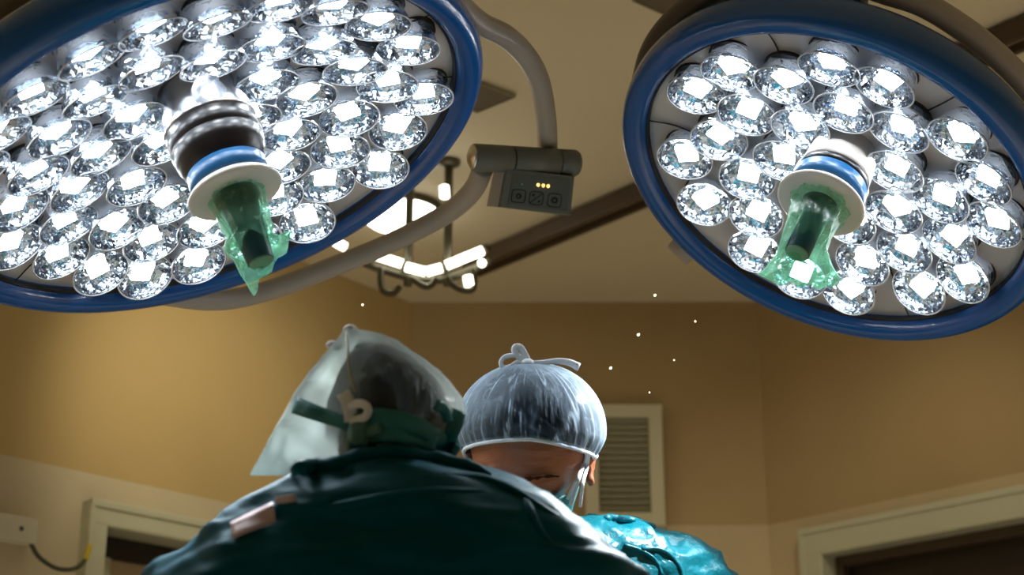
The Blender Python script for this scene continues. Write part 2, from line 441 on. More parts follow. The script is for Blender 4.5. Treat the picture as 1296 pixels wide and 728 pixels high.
for p in ((468, 322), (511, 336), (561, 338), (615, 315)):
    bm = bmesh.new(); ball(bm, hp(*p, -.03), .012, 12); obj('bar_end', bm, M_RODS, t)
bm = bmesh.new(); ball(bm, hp(610, 333, -.03), .011, 12); obj('glowing_ball', bm, M_BAR, t)  # small bright ball, also given its own glow

# ------------------------------------------------------------------ surgical lamps
LR = .040
def lens_meshes():
    seg, out = 20, {}
    bm = bmesh.new()
    prof = [(-.006, .029), (.006, .032), (.017, .0355), (.028, .0385), (.036, .040)]
    inner = [(.036, .0395), (.029, .0355), (.021, .031), (.0175, .024), (.017, .019)]
    loops = []
    for k, (z, r) in enumerate(prof): loops.append([Vector((r * math.cos(2 * PI * (i + .5 * (k % 2)) / seg), r * math.sin(2 * PI * (i + .5 * (k % 2)) / seg), z)) for i in range(seg)])
    for k, (z, r) in enumerate(inner): loops.append([Vector((r * math.cos(2 * PI * (i + .5 * (k % 2)) / seg), r * math.sin(2 * PI * (i + .5 * (k % 2)) / seg), z)) for i in range(seg)])
    loft(bm, loops, True, True); bmesh.ops.triangulate(bm, faces=[f for f in bm.faces if len(f.verts) == 4])
    rnd = random.Random(3)
    for v in bm.verts:
        if v.co.z < .035: v.co += Vector((rnd.uniform(-1, 1), rnd.uniform(-1, 1), rnd.uniform(-1, 1))) * .0014
    bmesh.ops.recalc_face_normals(bm, faces=bm.faces)
    me = bpy.data.meshes.new('lens'); bm.to_mesh(me); bm.free(); me.materials.append(M_FACO); me.materials.append(M_FACET); out['lens'] = me
    for p in me.polygons:
        q = p.center
        if p.normal.dot(Vector((q.x, q.y, 0))) < 0 or abs(p.normal.z) > .95: p.material_index = 1
    bm = bmesh.new(); box(bm, Matrix.Translation((0, 0, .0205)), .028, .028, .003, .001)
    me = bpy.data.meshes.new('led_chip'); bm.to_mesh(me); bm.free(); me.materials.append(M_LED); out['led_chip'] = me
    bm = bmesh.new(); loft(bm, [[Vector(((.040 + .0011 * math.cos(b)) * math.cos(a), (.040 + .0011 * math.cos(b)) * math.sin(a), .0365 + .0011 * math.sin(b))) for b in [2 * PI * j / 6 for j in range(6)]] for a in [2 * PI * i / 32 for i in range(33)]], False, False)
    me = bpy.data.meshes.new('rim'); bm.to_mesh(me); bm.free(); me.materials.append(M_BEZ)
    for p in me.polygons: p.use_smooth = True
    out['rim'] = me
    bm = bmesh.new(); lathe(bm, Matrix.Identity(4), [(.0365, .0392), (.040, .034), (.043, .024), (.0445, .012), (.045, .002)], 28, False, True)
    me = bpy.data.meshes.new('clear_cover'); bm.to_mesh(me); bm.free(); me.materials.append(M_COVER)
    for p in me.polygons: p.use_smooth = True
    out['clear_cover'] = me
    bm = bmesh.new(); lathe(bm, Matrix.Identity(4), [(-.012, .0335), (-.001, .0345), (.0005, .0335), (-.004, .030), (-.004, .012)], 28, False, True)
    me = bpy.data.meshes.new('socket'); bm.to_mesh(me); bm.free(); me.materials.append(M_SEAM); out['socket'] = me
    return out
LENS = lens_meshes()

class Lamp:
    def __init__(s, label, c, n, R):
        s.c, s.n, s.R = Vector(c), Vector(n).normalized(), R
        s.M = frame(s.c, s.n, Vector((1, 0, 0)))
        s.t = thing('surgical_lamp', label, 'surgical lamp', s.c, 'surgical lamps on the ceiling')
        s.Mi = s.M.inverted()
    def px(s, x, y, off=0):
        return on_plane(x, y, s.c + s.n * off, s.n)
    def head(s):
        R, M, t = s.R, s.M, s.t
        bm = bmesh.new(); L = []
        for i in range(121):
            a = 2 * PI * i / 120
            row = []
            for j in range(20):
                b = 2 * PI * j / 20
                cr, cz = math.cos(b), math.sin(b)
                r = R - .0225 + .0225 * math.copysign(abs(cr) ** .8, cr); z = -.012 + .034 * math.copysign(abs(cz) ** .85, cz)
                row.append(M @ Vector((r * math.cos(a), r * math.sin(a), z)))
            L.append(row)
        loft(bm, L, False, False); bmesh.ops.remove_doubles(bm, verts=bm.verts, dist=1e-5)
        obj('blue_ring', bm, M_BLUE, t)
        bm = bmesh.new(); ri = R - .04
        lathe(bm, M, [(-.016, .01), (-.016, ri * .7), (-.012, ri - .012), (-.006, ri - .002), (-.012, ri + .004)], 96, True, False); obj('face_panel', bm, M_PANEL, t)
        bm = bmesh.new(); lathe(bm, M, [(-.030, R - .05), (-.040, R * .8), (-.055, R * .5), (-.07, .02)], 64, True, True); obj('back_housing', bm, M_ARMD, t)
        bm = bmesh.new(); lathe(bm, M, [(-.004, R - .046), (.0045, R - .046), (.0045, R - .0425), (-.004, R - .0425)], 96, False, False); obj('gasket', bm, M_SEAM, t)
    def seams(s, angs):
        for ang in angs:
            bm = bmesh.new(); a = ang; d = Vector((math.cos(a), math.sin(a), 0)); q = Vector((-d.y, d.x, 0))
            for k in range(8):
                pass
            pts = [d * (s.R - .046) + Vector((0, 0, -.004)), d * (s.R - .09) + Vector((0, 0, -.012)), d * (s.R - .16) + q * .01 + Vector((0, 0, -.014))]
            tube(bm, [s.M @ p for p in pts], .0012, 6, 4); obj('panel_seam', bm, M_SEAM, s.t)
    def lenses(s, pxs, hubr, hubc, extra, sc):
        LR = .040 * sc
        rnd = random.Random(11)
        off = .002
        pts = [s.Mi @ s.px(x, y, off) for x, y in pxs]
        pts = [Vector((p.x, p.y, 0)) for p in pts]
        lim = s.R - .046 - LR * .95
        h = s.Mi @ hubc; h = Vector((h.x, h.y, 0))
        for it in range(60):
            for i in range(len(pts)):
                for j in range(i + 1, len(pts)):
                    d = pts[j] - pts[i]; l = d.length
                    if l < 2 * LR * .955 and l > 1e-6:
                        k = d * ((2 * LR * .955 - l) / l * .4); pts[i] -= k; pts[j] += k
            for i, p in enumerate(pts):
                d = p - h
                if d.length < hubr + LR: pts[i] = h + d.normalized() * (hubr + LR)
                if pts[i].length > lim: pts[i] = pts[i].normalized() * lim
        if extra:
            for it in range(40000):
                a, r = rnd.uniform(0, 2 * PI), lim * math.sqrt(rnd.random()); p = Vector((r * math.cos(a), r * math.sin(a), 0))
                if (p - h).length > hubr + LR and all((p - q).length > 2 * LR * .94 for q in pts): pts.append(p)
        foc = Vector((0, 0, 1.0))
        for i, p in enumerate(pts):
            z = (foc - p).normalized(); z = (z + Vector((rnd.uniform(-1, 1), rnd.uniform(-1, 1), 0)) * .05).normalized()
            Ml = s.M @ frame(p + Vector((0, 0, -.016)), z) @ Matrix.Rotation(rnd.uniform(0, 6.28), 4, 'Z') @ Matrix.Diagonal((sc, sc, .82, 1))
            o = bpy.data.objects.new('lens', LENS['lens']); COL.objects.link(o); o.parent = s.t
            o.matrix_parent_inverse = Matrix.Translation(-s.c); o.matrix_basis = Ml
            for k in ('led_chip', 'rim', 'clear_cover', 'socket'):
                q = bpy.data.objects.new(k, LENS[k]); COL.objects.link(q); q.parent = o
        return pts
    def hub(s, base, prof, bag):
        """prof: list of (name, material, [(z, r)...]) along the lamp axis"""
        hm = s.M.copy(); hm.translation = base
        par = None
        for name, m, p, label in prof:
            bm = bmesh.new(); lathe(bm, hm, p, 48); o = obj(name, bm, m, s.t)
            if label: o['label'] = label
        return hm

left = Lamp('larger blue rimmed surgical lamp at the left, closer to the camera, with a gripped control joint', (-.4315, 2.037, 2.039), (.377, -.067, -.924), .42)
right = Lamp('smaller blue rimmed surgical lamp at the right with fewer lenses', (.4925, 2.2515, 2.079), (-.440, -.253, -.8615), .35)
left.t['label'] = 'larger blue rimmed surgical lamp at the left, beside the grey control box'
left.head(); right.head()
for lp, pp in ((left, ((205, 345), (25, 355), (590, 95), (515, 40))), (right, ((983, 75), (850, 165), (940, 352), (1142, 390), (1275, 300), (1215, 120)))):
    lp.seams([math.atan2((lp.Mi @ lp.px(*p, 0)).y, (lp.Mi @ lp.px(*p, 0)).x) for p in pp])
hubL, hubR = left.px(248, 113, -.016), right.px(1070, 193, -.016)
LL = [(470, 14), (528, 40), (397, 27), (443, 55), (496, 82), (545, 113), (362, 68), (413, 92), (462, 128), (509, 156), (333, 112), (382, 140), (438, 172), (485, 209), (412, 228), (391, 278), (360, 189), (351, 243),
      (313, 11), (250, 28), (300, 47), (126, 58), (180, 68), (210, 31), (97, 100), (155, 107), (232, 78), (283, 90), (20, 139), (74, 146), (126, 157), (200, 124), (177, 174), (49, 198), (-5, 180), (107, 207),
      (156, 227), (207, 252), (26, 257), (85, 266), (138, 284), (12, 308), (71, 322), (122, 343), (189, 302), (248, 330), (258, 285), (320, 300)]
RL = [(886, 117), (937, 87), (1002, 107), (1063, 89), (1141, 119), (966, 133), (918, 165), (866, 195), (1000, 183), (1049, 154), (1099, 136), (1173, 162), (1205, 150), (1118, 183), (1240, 208), (890, 254), (945, 214),
      (958, 269), (1259, 270), (1191, 225), (1208, 280), (1154, 301), (1103, 329), (1169, 366), (1224, 344), (1060, 360), (970, 322), (1131, 240), (1105, 268), (1016, 345)]
left.lenses(LL, .050, hubL, True, 1.11)
right.lenses(RL, .042, hubR, False, 1.14)
hmL = left.hub(hubL, [
    ('hub_base', M_CHROME, [(-.004, .054), (.010, .050), (.024, .052), (.044, .061), (.064, .0635), (.066, .063)], 'chrome flared hub base'),
    ('hub_collar', M_BLACK, [(.066, .0625), (.088, .0625), (.090, .0605), (.093, .0605), (.095, .0625), (.112, .060), (.115, .0575), (.124, .056), (.127, .052), (.132, .050)], 'black collar'),
    ('hub_ring', M_HBLUE, [(.131, .049), (.132, .053), (.155, .0545), (.157, .050)], 'blue collar'),
    ('flange', M_WHITE, [(.156, .05), (.161, .058), (.167, .063), (.1705, .063), (.172, .060), (.172, .02)], 'white disc flange'),
    ('handle', M_HAND, [(.172, .030), (.183, .029), (.208, .023), (.275, .0175), (.276, .016)], 'dark teal handle'),
    ('handle_end', M_HEND, [(.2755, .016), (.2775, .0155), (.278, .012)], 'pale green handle end')], None)
p_ = hmL @ Vector((.0615, 0, .080)); q_ = min(((hmL @ Vector((.0622 * math.cos(a), .0622 * math.sin(a), .080)) for a in [k * .1 for k in range(63)])), key=lambda v: (v - at(296, 166, 2.1)).length)
bm = bmesh.new(); ball(bm, q_, .0032, 12); obj('grub_screw', bm, M_CAP, left.t)
hmR = right.hub(hubR, [
    ('hub_base', M_WHITE, [(-.004, .052), (.02, .052), (.045, .054), (.055, .055)], 'pale flared hub base'),
    ('hub_collar', M_BLACK, [(.055, .055), (.062, .0575), (.064, .0575), (.068, .0565), (.070, .05)], 'black collar'),
    ('hub_ring', M_HBLUE, [(.069, .05), (.070, .0575), (.096, .059), (.098, .05)], 'blue collar'),
    ('flange', M_WHITE, [(.097, .05), (.102, .060), (.109, .067), (.113, .067), (.115, .063), (.115, .02)], 'white disc flange'),
    ('handle', M_HAND, [(.115, .028), (.125, .027), (.145, .020), (.213, .0185), (.214, .017)], 'dark teal handle'),
    ('handle_end', M_HEND, [(.2135, .017), (.2155, .0165), (.216, .013)], 'pale green handle end')], None)

def bag(lamp, hm, rows, end, name='sterile_cover'):
    """film sheath gathered round the handle that runs out into a flat crumpled tail; rows = (z, rx) circles, end = pixel segments (a, b, dz thickness)"""
    n = 48; loops = []; folds = []
    for k, (z, r) in enumerate(rows):
        loops.append([hm @ Vector(((r + .0022 * math.sin(9 * a + k) + .0016 * math.sin(23 * a)) * math.cos(a), (r + .0022 * math.sin(9 * a + k) + .0016 * math.sin(23 * a)) * math.sin(a), z)) for a in [2 * PI * i / n for i in range(n)]])
    dep = ((hm @ Vector((0, 0, rows[-1][0]))) - CAM).dot(FW)
    # phase of the flat loops is matched to the last round loop by angle about the view axis
    ctr = hm @ Vector((0, 0, rows[-1][0]))
    for (a, b, th, dd) in end:
        A, B = at(*a, dep + dd), at(*b, dep + dd); c = (A + B) / 2; h = (B - A) / 2; hd = h.normalized(); nrm = hd.cross(FW).normalized()
        lp = []
        for p in loops[len(rows) - 1]:
            q = p - ctr; u, w = q.dot(hd), q.dot(FW); ang = math.atan2(w, u)
            x = math.copysign(abs(math.cos(ang)) ** .8, math.cos(ang))
            lp.append(c + h * x + FW * (math.sin(ang) * th + .006 * math.sin(5 * x + 3 * dd * 50)) + nrm * (.003 * math.sin(9 * x)))
        loops.append(lp)
    # resample between loops
    fine = []
    for i in range(len(loops) - 1):
        for k in range(5):
            f = k / 5; fine.append([p.lerp(q, f) for p, q in zip(loops[i], loops[i + 1])])
    fine.append(loops[-1])
    bm = bmesh.new(); loft(bm, fine, False, False)
    for v in bm.verts:
        v.co += noise.noise_vector(v.co * 45) * .0020 + noise.noise_vector(v.co * 110) * .0008
    lay = bm.verts.layers.float.new('fold')
    for v in bm.verts: v[lay] = max(0, noise.noise(v.co * 38 + Vector((3, 1, 7)))) * .5 + max(0, .15 - abs(noise.noise(v.co * 60))) * 1.6
    o = obj(name, bm, M_BAG, lamp.t); o['label'] = 'crumpled translucent green film cover'
bag(left, hmL, [(.1745, .037), (.183, .0365), (.203, .033), (.233, .030)], [((279, 311), (346, 296), .020, 0), ((297, 335), (356, 300), .010, 0), ((307, 356), (369, 293), .012, .005), ((318, 374), (373, 300), .008, .005)])
bag(right, hmR, [(.1175, .046), (.126, .043), (.14, .036), (.165, .034)], [((984, 318), (1046, 318), .026, 0), ((968, 340), (1056, 345), .016, 0), ((958, 346), (1064, 356), .006, 0), ((985, 358), (1052, 366), .003, 0)])

# yokes, control joint, box
def arm(lamp, name, pts, r, off, m, seg=16):
    bm = bmesh.new(); tube(bm, [lamp.px(x, y, off) for x, y in pts], r, seg, 8); return obj(name, bm, m, lamp.t)
arm(left, 'yoke_arm', [(520, -70), (565, -12), (604, 27), (640, 46), (668, 74), (684, 108), (691, 150), (693, 186), (692, 208)], .0175, -.055, M_ARM)
arm(left, 'yoke_arm', [(612, 212), (599, 240), (572, 266), (530, 290), (478, 315), (420, 338), (360, 361), (308, 376), (262, 380), (200, 372)], .0185, -.055, M_ARM)
arm(left, 'yoke_arm', [(-60, 105), (-10, 60), (45, 16), (110, -28), (190, -75)], .046, -.10, M_ARMD)
arm(right, 'yoke_arm', [(816, 100), (826, 66), (846, 36), (876, 8), (910, -14), (960, -34)], .021, -.085, M_ARMD)
arm(right, 'yoke_arm', [(1060, -34), (1115, -12), (1165, 4), (1210, 30), (1250, 60), (1296, 104), (1340, 160)], .018, -.085, M_ARM)
a0, a1 = left.px(597, 199, -.055), left.px(733, 206, -.055)
dist = (a0 - CAM).dot(FW)
a0, a1 = at(598, 199, dist - .02), at(731, 207, dist + .06)
ax = (a1 - a0).normalized(); JL = (a1 - a0).length; jr = .0235
MJ = frame(a0, ax)
ct = left.t
bm = bmesh.new(); lathe(bm, MJ, [(0, jr * .93), (.003, jr), (JL * .355, jr), (JL * .358, jr * .94)], 40); obj('control_joint', bm, M_BOX, ct)
bm = bmesh.new(); lathe(bm, MJ, [(JL * .356, jr * .93), (JL * .372, jr * .93)], 40); lathe(bm, MJ, [(JL * .80, jr * .93), (JL * .812, jr * .93)], 40); obj('joint_groove', bm, M_SEAM, ct)
bm = bmesh.new(); lathe(bm, MJ, [(JL * .37, jr * .95), (JL * .373, jr), (JL * .80, jr), (JL * .802, jr * .95)], 40); lathe(bm, MJ, [(JL * .81, jr * .95), (JL * .813, jr), (JL - .006, jr), (JL - .001, jr * .88), (JL, jr * .6)], 40); obj('joint_sleeve', bm, M_BOX, ct)
bm = bmesh.new(); lathe(bm, MJ, [(.004, jr * .9), (-.001, jr * .9), (-.0025, jr * .8), (-.006, jr * .5), (-.007, jr * .1)], 32); obj('joint_cap', bm, M_CAP, ct)['label'] = 'shiny metal end cap'
# box: front face through four pixels
bc = [(641, 213), (727, 223), (722, 273), (632, 262)]
view = -FW
P = [at(x, y, dist - .008 + (.045 if k in (1, 2) else 0)) for k, (x, y) in enumerate(bc)]
fn = (P[1] - P[0]).cross(P[3] - P[0]).normalized()
if fn.dot(FW) > 0: fn = -fn
bm = bmesh.new()
cen = sum(P, Vector()) / 4
loft(bm, [[cen + (p - cen) * .97 + fn * .003 for p in P], P, [p - fn * .032 for p in P], [cen + (p - cen) * .95 - fn * .036 for p in P]]); obj('control_box', bm, M_BOX, ct, smooth=False)
def bx(u, v, off=.004):
    return (P[0] * (1 - u) + P[1] * u) * (1 - v) + (P[3] * (1 - u) + P[2] * u) * v + fn * off
def slab(name, u0, u1, v0, v1, m, off=.0032, th=.0012, par=None):
    bm = bmesh.new(); q = [bx(u0, v0, off), bx(u1, v0, off), bx(u1, v1, off), bx(u0, v1, off)]
    loft(bm, [q, [p + fn * th for p in q]]); return obj(name, bm, m, par or ct, smooth=False)
slab('control_panel', .10, .93, .10, .90, M_BOXP)
bm = bmesh.new(); q = [P[0] - ax * .010 - fn * .022, P[0] - ax * .001 - fn * .004, P[3] - ax * .001 - fn * .004, P[3] - ax * .011 - fn * .022]
loft(bm, [q, [p - fn * .012 for p in q]]); obj('box_bracket', bm, M_ARM, ct, smooth=False)
def ring_sq(bm, uc, vc, h, w):
    """rounded-square outline"""
    pts = []
    for k in range(32):
        a = 2 * PI * k / 32; c, s_ = math.cos(a), math.sin(a); f = 1 / (abs(c) ** 5 + abs(s_) ** 5) ** .2
        pts.append((uc + h * c * f * .58, vc + h * s_ * f))
    pts.append(pts[0])
    tube(bm, [bx(u, v, .0048) for u, v in pts], w, 6, 0)
for i, u in enumerate((.225, .475, .735)):
    bm = bmesh.new(); ring_sq(bm, u, .67, .165, .0009)
    C0 = bx(u, .67, .005)
    def circ(rr, w, seg=18):
        tube(bm, [bx(u + rr * .58 * math.cos(2 * PI * k / seg), .67 + rr * math.sin(2 * PI * k / seg), .005) for k in range(seg + 1)], w, 6, 0)
    if i == 0: circ(.05, .0017)
    elif i == 1:
        tube(bm, [bx(u - .085, .67 + .14, .005), bx(u + .085, .67 - .14, .005)], .0009, 6, 0)
        for du, dv in ((-.045, -.07), (.045, .075)): ball(bm, bx(u + du, .67 + dv, .0045), .0024, 10)
    else:
        circ(.055, .0016)
        for k in range(8):
            a = 2 * PI * k / 8; tube(bm, [bx(u + .58 * r_ * math.cos(a), .67 + r_ * math.sin(a), .005) for r_ in (.075, .105)], .0008, 5, 0)
    obj('push_button', bm, M_INK, ct)
for u in (.455, .53, .60):
    bm = bmesh.new(); ball(bm, bx(u + .02, .33, .004), .0031, 12); obj('indicator_light', bm, M_ORANGE, ct)['label'] = 'glowing orange indicator light'
bm = bmesh.new(); ball(bm, bx(.245, .36, .004), .0015, 10); obj('indicator_light', bm, M_GREEN, ct)['label'] = 'tiny green indicator light'
# grey stubs behind the rings
A = right.px(876, 326, -.05); bm = bmesh.new(); tube(bm, [A, at(853, 305, (A - CAM).dot(FW) + .01)], .0165, 20, 0); obj('rim_knob', bm, M_ARM, right.t)
A = left.px(147, 380, -.055); bm = bmesh.new(); lathe(bm, frame(left.px(147, 385, -.055), Vector((.05, 0, -1))), [(-.03, .021), (-.006, .021), (.002, .019), (.007, .012), (.008, .002)], 28); obj('rim_knob', bm, M_WHITE, left.t)
# stems up to the ceiling
def stem(lamp, pts, box_px=None):
    bm = bmesh.new(); b = lamp.c - lamp.n * .11
    tube(bm, [b - lamp.n * -.02, b - lamp.n * .06, b + Vector((0, .12, .16)), Vector((b.x, b.y + .16, CEILZ - .03)), Vector((b.x, b.y + .16, CEILZ))], .035, 20, 6); obj('suspension_arm', bm, M_ARMD, lamp.t)
    bm = bmesh.new(); lathe(bm, frame(Vector((b.x, b.y + .16, CEILZ)), Vector((0, 0, -1))), [(0, .14), (.03, .13), (.045, .06)], 32); obj('ceiling_mount', bm, M_ARMD, lamp.t)
stem(left, None); stem(right, None)
bm = bmesh.new(); c = right.px(1004, -8, -.11); box(bm, frame(c, right.n, RT), .215, .11, .06, .012); obj('yoke_pivot', bm, M_ARMD, right.t, smooth=False)

# ------------------------------------------------------------------ people
def px_loft(rows, D, n=56, tear=None, pw=1.0, jitter=0, scale=14, seed=0, ridges=None):
    """closed loops across the figure: rows = (py, xl, xr, depth_half, depth_shift)"""
    loops = []
    def interp(py):
        for a, b in zip(rows, rows[1:]):
            if a[0] <= py <= b[0]:
                f = (py - a[0]) / (b[0] - a[0]); return [x * (1 - f) + y * f for x, y in zip(a, b)]
        return rows[-1]
    ys = []
    for a, b in zip(rows, rows[1:]):
        k = max(1, int((b[0] - a[0]) / 5)); ys += [a[0] + (b[0] - a[0]) * i / k for i in range(k)]
    ys.append(rows[-1][0])
    for y in ys:
        _, xl, xr, dz, ds = interp(y); lp = []
        for i in range(n):
            a = 2 * PI * i / n; c, s = math.cos(a), math.sin(a)
            c2 = math.copysign(abs(c) ** pw, c); s2 = math.copysign(abs(s) ** pw, s)
            d = dz * (tear(c2, y) if tear else 1)
            p = at((xl + xr) / 2 + (xr - xl) / 2 * c2, y, D + ds - d * s2)
            lp.append(p)
        loops.append(lp)
    return loops
def world_loops(last, levels, n):
    """carry a loop on downward in world space: levels = (z, cx, cy, rx, ry)"""
    out = []
    for z, cx, cy, rx, ry in levels:
        out.append([Vector((cx + rx * math.cos(2 * PI * i / n), cy - ry * math.sin(2 * PI * i / n), z)) for i in range(n)])
    return out
def refine(loops, step=.03):
    out = []
    for a, b in zip(loops, loops[1:]):
        m = max((p - q).length for p, q in zip(a, b)); k = max(1, int(m / step))
        for i in range(k): out.append([p.lerp(q, i / k) for p, q in zip(a, b)])
    return out + [loops[-1]]
def wrinkle(bm, amp, sc, st=(1, 1, 1), seed=0, ridge=0):
    bm.normal_update()
    mv = []
    for v in bm.verts:
        q = Vector((v.co.x * st[0], v.co.y * st[1], v.co.z * st[2])) * sc + Vector((seed * 7.1, seed * 3.3, seed))
        w = noise.noise(q + noise.noise_vector(q * .6) * .8)
        d = (.5 - abs(w) * 2.2) * ridge + w * (1 - ridge)
        d += .4 * noise.noise(q * 2.3)
        mv.append(v.normal * d * amp)
    for v, m in zip(bm.verts, mv): v.co += m
def bvh_of(o):
    me = o.data
    return BVHTree.FromPolygons([v.co.copy() for v in me.vertices], [tuple(p.vertices) for p in me.polygons])
def stick(bv, px, py, off, fallback):
    r = ray(px, py).normalized(); h = bv.ray_cast(CAM, r)
    p = h[0] if h[0] is not None else at(px, py, fallback)
    return p - r * off
def ribbon(bm, pts, w, th, up=None, sm=5):
    """flat strap with real thickness along pts; width lies across the view"""
    pts = catmull(pts, sm); n = len(pts); loops = []
    for i, p in enumerate(pts):
        t = (pts[min(i + 1, n - 1)] - pts[max(i - 1, 0)]).normalized()
        f = (p - CAM).normalized(); s = t.cross(f).normalized(); f = s.cross(t).normalized()
        ww = w(i / (n - 1)) if callable(w) else w
        loops.append([p + s * ww + f * th, p + s * ww - f * th, p + s * ww * .4 - f * th * 1.6, p - s * ww * .4 - f * th * 1.6, p - s * ww - f * th, p - s * ww + f * th])
    loft(bm, loops)

def skin_body(chains, radii_default=.05, sub=1):
    """chains: list of [(pos, r), ...]; the first point of a chain is welded to an existing joint when it coincides"""
    verts, edges, rad, idx = [], [], [], {}
    for ch in chains:
        prev = None
        for p, r in ch:
            k = tuple(round(c, 4) for c in p)
            if k not in idx: idx[k] = len(verts); verts.append(Vector(p)); rad.append(r)
            if prev is not None and prev != idx[k]: edges.append((prev, idx[k]))
            prev = idx[k]
    me = bpy.data.meshes.new('body'); me.from_pydata(verts, edges, [])
    o = bpy.data.objects.new('body_tmp', me); COL.objects.link(o)
    md = o.modifiers.new('s', 'SKIN'); md.use_smooth_shade = True
    for i, v in enumerate(me.skin_vertices[0].data): v.radius = (rad[i], rad[i]); v.use_root = (i == 0)
    sb = o.modifiers.new('u', 'SUBSURF'); sb.levels = sb.render_levels = sub
    dg = bpy.context.evaluated_depsgraph_get(); ev = o.evaluated_get(dg)
    bm = bmesh.new(); bm.from_mesh(ev.to_mesh()); ev.to_mesh_clear()
    bpy.data.objects.remove(o)
    return bm
def hand_chains(wrist, fwd, palm, side):
    """palm chain and five bent fingers; fwd = finger direction, palm = palm normal, side = thumb direction"""
    fwd, palm, side = fwd.normalized(), palm.normalized(), side.normalized()
    kn = wrist + fwd * .055
    out = [[(wrist, .024), (kn, .034)]]
    for k, (o, L) in enumerate(((-.028, .058), (-.010, .070), (.010, .076), (.028, .068))):
        b = wrist + fwd * .085 + side * o
        out.append([(kn, .034), (b, .011), (b + fwd * L * .45 + palm * .010, .009), (b + fwd * L * .75 + palm * .028, .0085), (b + fwd * L * .85 + palm * .046, .0075)])
    tb = wrist + fwd * .03 + side * .038
    out.append([(kn, .034), (tb, .012), (tb + side * .024 + fwd * .025 + palm * .012, .0105), (tb + side * .026 + fwd * .052 + palm * .026, .009)])
    return out
def head_bmesh(M, ears=True):
    """head in its own axes: x to its left, -y ahead, z up, origin mid-skull"""
    bm = bmesh.new(); bmesh.ops.create_icosphere(bm, subdivisions=6, radius=1)
    g = lambda x, s: math.exp(-(x / s) ** 2)
    for v in bm.verts:
        x, y, z = v.co
        X, Y, Z = x * .076, y * .098, z * .118
        if z < 0:
            k = -z; X *= 1 - .24 * k; Y *= 1 - .12 * k
            if y > 0: Y *= 1 - .35 * k
        if y < 0:
            fx, fz = X, Z
            Y -= .007 * g(fz - .004, .010) * g(abs(fx) - .030, .022)          # brow ridge
            Y += .012 * g(fz + .017, .012) * g(abs(fx) - .032, .015)           # eye socket
            Y -= .005 * g(fz + .018, .007) * g(abs(fx) - .032, .012)           # closed lid
            Y += .0016 * g(fz + .021, .0018) * g(abs(fx) - .032, .013)         # lid line
            Y -= .024 * g(fx, .010) * (g(fz + .045, .016) + .55 * g(fz + .024, .016))   # nose
            Y -= .006 * g(fx, .018) * g(fz + .072, .006); Y += .004 * g(fz + .078, .002) * g(fx, .022); Y -= .006 * g(fx, .016) * g(fz + .084, .006)
            Y -= .010 * g(fx, .02) * g(fz + .108, .012)                        # chin
            Y -= .004 * g(fz + .035, .014) * g(abs(fx) - .048, .014)           # cheek
            Y += .0018 * math.sin(fz * 420 + 14 * fx) * g(fz - .035, .022)      # forehead creases
        v.co = Vector((X, Y, Z))
    for sx in (-1, 1):
        E = Matrix.Translation((sx * .076, .012, -.022)) @ Matrix.Rotation(sx * .35, 4, 'Z') @ Matrix.Rotation(-.15, 4, 'X')
        pts = [Vector((sx * .006, -.012, -.020)), Vector((sx * .010, .002, -.030)), Vector((sx * .014, .014, -.014)), Vector((sx * .018, .020, .008)), Vector((sx * .016, .012, .028)), Vector((sx * .011, -.004, .033)), Vector((sx * .005, -.012, .020)), Vector((sx * .003, -.004, .002))]
        tube(bm, [E @ p for p in pts], lambda t: .0042 + .002 * (t < .2), 8, 5)
        ball(bm, (0, 0, 0), .02, 16, (.35, .85, 1.4), E @ Matrix.Translation((sx * .004, .002, .003)))
        ball(bm, (0, 0, 0), .0075, 10, (.8, 1, 1.1), E @ Matrix.Translation((sx * .009, -.004, -.028)))
    for v in bm.verts: v.co = M @ v.co
    return bm
